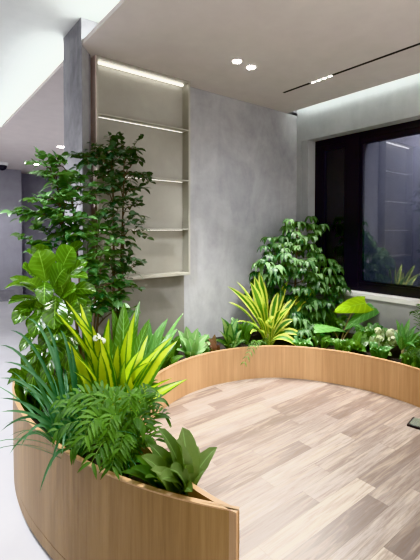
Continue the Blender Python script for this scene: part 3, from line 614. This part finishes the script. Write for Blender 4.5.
bigleaf(A2, (A2 + B2) / 2 + V((0, 0, .03)), B2, .17, M['alo_dark'], .6, (TOCAM(A2) * .9 + V((0, 0, .35))).normalized(), 'dark green glossy leaf', lobe=.1); stalk(atY(358, 322, 2.18))
A3 = atY(314, 328, 2.38); B3 = atY(346, 332, 2.22)
bigleaf(A3, (A3 + B3) / 2 + V((0, 0, .05)), B3, .17, M['alo_dark'], .95, (TOCAM(A3) * .4 + V((0, 0, 1))).normalized(), 'pale shiny green leaf', lobe=.1); stalk(atY(332, 330, 2.3))
A4 = atY(320, 336, 2.4); B4 = atY(342, 350, 2.2)
bigleaf(A4, (A4 + B4) / 2 + V((0, 0, .03)), B4, .14, M['alo_dark'], .1, (TOCAM(A4) * .4 + V((0, 0, 1))).normalized(), lobe=.1)

# 12. low dark plants between, flowers, upright plant by the right edge
rosette('philodendron', 'low dark leafy plant between elephant ear and flowering plant', (3.33, 2.03, SZ),
        [(352, 340, 2.0, 1), (362, 332, 2.0, 1), (368, 326, 2.05, 1.2), (372, 340, 1.95, 1), (346, 347, 2.05, .9), (358, 350, 1.95, .9), (366, 352, 1.9, .8), (375, 332, 2.0, 1), (340, 342, 2.12, .9)], M['ribbed'], .10, 'ovate', spread=.03, seg=7, cols=5, fold=.25, bow=.04)
hy = rosette('hydrangea', 'leafy plant with two pale cream-green flower heads under the window', (3.30, 1.83, SZ),
        [(376, 345, 1.85, 1), (398, 345, 1.7, 1.1), (388, 352, 1.72, 1), (378, 352, 1.8, .9), (400, 334, 1.8, .9), (370, 336, 1.95, .9), (384, 328, 1.9, 1), (392, 356, 1.66, 1), (382, 340, 1.9, 1)], M['broad'], .09, 'ovate', spread=.03, seg=7, cols=5, fold=.25, bow=.03)
for px, py, Y, r, n in ((378, 331, 1.86, .030, 34), (380, 338, 1.82, .025, 26), (391, 334, 1.78, .045, 60), (393, 341, 1.74, .040, 50), (397, 333, 1.76, .025, 24)): fo = Fol(); blossom(fo, atY(px, py, Y), r, n, .018); fo.done('flower_head', M['petal'], hy)

s = bmesh.new(); tube(s, bez((3.30, 1.83, SZ), (3.29, 1.82, .65), atY(392, 340, 1.76), 6), .004, .003, 5); tube(s, bez((3.30, 1.84, SZ), (3.29, 1.85, .65), atY(379, 335, 1.84), 6), .004, .003, 5); link('flower_stalk', s, M['green_stem'], hy, smooth=True)
rosette('ti_plant', 'upright dark narrow-leaved plant on a tan stalk near the right edge of the planter', (3.24, 1.56, .66),
        [(396, 319, 1.65, 1), (402, 322, 1.6, 1), (410, 318, 1.58, 1), (417, 325, 1.5, 1), (394, 330, 1.68, .9), (402, 336, 1.55, 1), (412, 335, 1.5, 1), (420, 340, 1.45, .9), (406, 325, 1.62, 1), (398, 343, 1.6, .8, .08), (416, 348, 1.42, .8, .08), (424, 330, 1.45, 1)], M['alo_dark'], .05, 'lance', spread=.015, seg=8, cols=5, fold=.35, bow=.02)
s = bmesh.new(); tube(s, [V((3.24, 1.56, SZ)), V((3.24, 1.56, .70))], .013, .011, 8); tube(s, [V((3.26, 1.545, SZ)), V((3.255, 1.55, .72))], .012, .010, 8)
so = link('stem', s, M['tan_stem'], [o for o in bpy.data.objects if o.name.startswith('ti_plant')][0], smooth=True)
pr = thing('parlour_palm', (3.45, 1.50, SZ), 'thin feathery palm fronds against the wall at the far right edge', 'plant'); fo = Fol(); st = bmesh.new()
for px, py, Y in ((413, 312, 1.62), (420, 305, 1.6), (425, 318, 1.5), (416, 355, 1.35), (424, 362, 1.28), (408, 352, 1.45)):
    e = atY(px, py, Y); o = V((3.42, 1.46, SZ)); m_ = (o + e) / 2; m_.z = max(o.z, e.z) + .06; frond(fo, st, o, m_, e, 12, .07, .010, .3)
fo.done('foliage', M['palm'], pr); link('stem', st, M['green_stem'], pr, smooth=True)

# low plants filling the soil
def low(name, label, x, y, r, h, n, mat, w, prof='ovate'):
    t = thing(name, (x, y, SZ), label, 'plant'); fo = Fol()
    for i in range(n):
        a = rnd(0, 2 * PI); q = rnd(.25, 1); o = V((x + math.cos(a) * r * q * .4, y + math.sin(a) * r * q * .4, SZ)); d = V((math.cos(a), math.sin(a), 0))
        e = clampw(o + d * r * q * .6 + V((0, 0, h * rnd(.4, 1)))); m_ = clampw(o + d * r * q * .15 + V((0, 0, h * 1.0)))
        fo.blade(o, m_, e, w * rnd(.7, 1.1), prof, n=(V((0, 0, 1)) + TOCAM(o) * .6 + rdir() * .4).normalized(), seg=7, cols=5, fold=.25, wav=.02)
    fo.done('foliage', mat, t)
low('leafy_plant', 'dark low leaves between the umbrella plant trunk and the window wall', 3.58, 2.50, .26, .24, 26, M['ribbed'], .085)
low('leafy_plant', 'dark low leaves against the wall behind the flowering hydrangea', 3.55, 2.00, .24, .22, 26, M['alo_dark'], .08)
low('leafy_plant', 'dark low leaves against the wall behind the upright plant at the right edge', 3.50, 1.55, .24, .22, 24, M['ribbed'], .075)
low('leafy_plant', 'dark low leaves at the foot of the umbrella plant, right of the yellow-edged fan', 3.10, 2.58, .22, .2, 26, M['alo_dark'], .07)
low('leafy_plant', 'dark low leaves left of the yellow-edged fan against the back wall', 2.62, 2.88, .22, .24, 24, M['ribbed'], .07)
low('leafy_plant', 'dark low leaves under the lit shelf behind the silvery-green plant', 1.80, 2.95, .26, .2, 26, M['ribbed'], .08)
low('leafy_plant', 'dark low leaves behind the reddish plant against the back wall', 2.2, 2.92, .2, .16, 22, M['alo_dark'], .06)
low('leafy_plant', 'dark low leaves at the foot of the darker slender shrub', 1.40, 2.74, .24, .28, 26, M['alo_dark'], .09)
low('leafy_plant', 'dark low leaves at the outer left rim below the fiddle leaf fig', .66, 2.62, .2, .3, 26, M['fig'], .09)
low('leafy_plant', 'dark low leaves between the fiddle leaf fig stem and the grass-like plant', .74, 2.28, .18, .3, 24, M['fig'], .08)
low('leafy_plant', 'dark low leaves beneath the leafy shrub left of the column', .95, 2.78, .24, .35, 30, M['alo_dark'], .09)
low('leafy_plant', 'dark low leaves on the inner rim behind the striped sword leaves', 1.14, 2.2, .16, .2, 20, M['ribbed'], .06)
low('leafy_plant', 'dark low leaves between elephant ear and back rim', 3.15, 2.32, .17, .12, 18, M['ribbed'], .05)
low('leafy_plant', 'dark low leaves along the rim in front of the elephant ear, near its pale leaf', 3.13, 2.06, .15, .15, 22, M['ribbed'], .06)
low('leafy_plant', 'dark low leaves along the rim in front of the hydrangea', 3.19, 1.76, .15, .15, 22, M['alo_dark'], .055)
low('leafy_plant', 'dark low leaves along the rim below the upright plant at the right edge', 3.2, 1.46, .15, .15, 22, M['ribbed'], .055)
low('leafy_plant', 'dark low leaves on the back rim between the yellow-edged fan and the elephant ear', 2.95, 2.36, .14, .12, 22, M['alo_dark'], .05)
low('leafy_plant', 'dark low leaves on the back rim between silvery plant and reddish plant', 2.06, 2.72, .12, .1, 16, M['ribbed'], .05)
low('leafy_plant', 'dark low leaves on the soil under the feathery palm', .78, 1.66, .14, .14, 22, M['alo_dark'], .05)

# ---------------------------------------------------------------- lights
def light(kind, name, loc, target, energy, color=(1, 1, 1), size=.1, ang=60, blend=.5, sy=None):
    l = bpy.data.lights.new(name, kind); l.energy = energy; l.color = color
    if kind == 'SPOT': l.spot_size = math.radians(ang); l.spot_blend = blend; l.shadow_soft_size = size
    elif kind == 'AREA':
        l.size = size
        if sy: l.shape = 'RECTANGLE'; l.size_y = sy
    else: l.shadow_soft_size = size
    o = bpy.data.objects.new(name, l); COL.objects.link(o); o.location = loc
    o.rotation_euler = (V(target) - V(loc)).to_track_quat('-Z', 'Y').to_euler(); return o
warm, cool = (1, .965, .92), (.93, .97, 1)
light('SPOT', 'track_spot', (3.098, 2.29, 3.04), (2.2, 2.25, .4), 110, warm, .02, 62, .6)
light('SPOT', 'track_spot', (3.098, 2.20, 3.04), (3.3, 2.4, .8), 150, warm, .02, 60, .6)
light('SPOT', 'down_spot', (2.22, 2.48, 3.04), (1.9, 2.25, .4), 80, warm, .02, 62, .6)
light('SPOT', 'down_spot', (2.395, 2.49, 3.04), (2.3, 2.5, .4), 90, warm, .02, 62, .6)
light('SPOT', 'wash_spot', (3.45, 2.75, 3.0), (2.2, 2.0, .35), 240, warm, .012, 60, .5)
light('SPOT', 'wash_spot', (2.7, 2.9, 3.03), (2.1, 1.9, .35), 260, warm, .012, 58, .5)
light('SPOT', 'plant_spot', (1.35, 1.1, 3.0), (.85, 1.95, .8), 190, warm, .03, 62, .7)
light('SPOT', 'plant_spot', (-.3, 1.4, 3.2), (.85, 2.5, 1.35), 290, cool, .03, 60, .7)
light('SPOT', 'hall_spot', (-.2, 3.6, 3.2), (-.1, 3.6, 0), 240, (.97, .97, 1), .05, 110, .8)
light('SPOT', 'hall_spot', (1.7, 8.6, 3.0), (2.0, 9.9, 0), 90, (.93, .93, 1), .05, 80, .8)
light('SPOT', 'wall_fill', (2.3, 1.3, 3.0), (2.75, 3.2, 1.1), 120, cool, .25, 75, .9)  # added fill without a fitting, brightens the back wall
light('AREA', 'hall_fill', (-1.5, 5.5, 3.2), (-1.5, 5.5, 0), 150, (.95, .96, 1), 3)  # unseen ambient fill added over the hall
light('AREA', 'room_fill', (.6, -1.2, 3.0), (1.7, 2.0, .8), 52, (1, .98, .95), 2.2)  # unseen ambient fill added behind the camera
light('AREA', 'hall_ceiling_fill', (2.2, 6.5, .3), (2.2, 6.5, 3), 22, (.95, .93, 1), 2)  # added fill near the floor, lifts the hall soffit; no fitting there
light('AREA', 'outside_fill', (4.6, 1.6, 3.4), (5.6, 1.6, 1.4), 170, (.92, .94, 1), 1.5)  # added fill on the outside wall so the glass reads grey
w = bpy.data.worlds.new('world'); sc.world = w; w.use_nodes = True
w.node_tree.nodes['Background'].inputs[0].default_value = (.16, .17, .2, 1); w.node_tree.nodes['Background'].inputs[1].default_value = .3
light('AREA', 'ceiling_fill', (1.6, -1.4, .9), (2.0, 1.2, 3.06), 60, (1, .93, .88), 2.0)  # unseen fill added behind the camera, aimed up to brighten the dropped ceiling

# ---------------------------------------------------------------- camera
cd = bpy.data.cameras.new('camera'); cam = bpy.data.objects.new('camera', cd); COL.objects.link(cam); sc.camera = cam
cd.sensor_fit = 'VERTICAL'; cd.sensor_height = 24; cd.lens = F / 560 * 24; cd.shift_y = -(280 - CY) / 560; cd.clip_start = .02
cam.matrix_world = Matrix.Translation(CAM) @ Matrix((R_, U_, -W_)).transposed().to_4x4()
sc.view_settings.view_transform = 'Khronos PBR Neutral'; sc.view_settings.exposure = 0.22
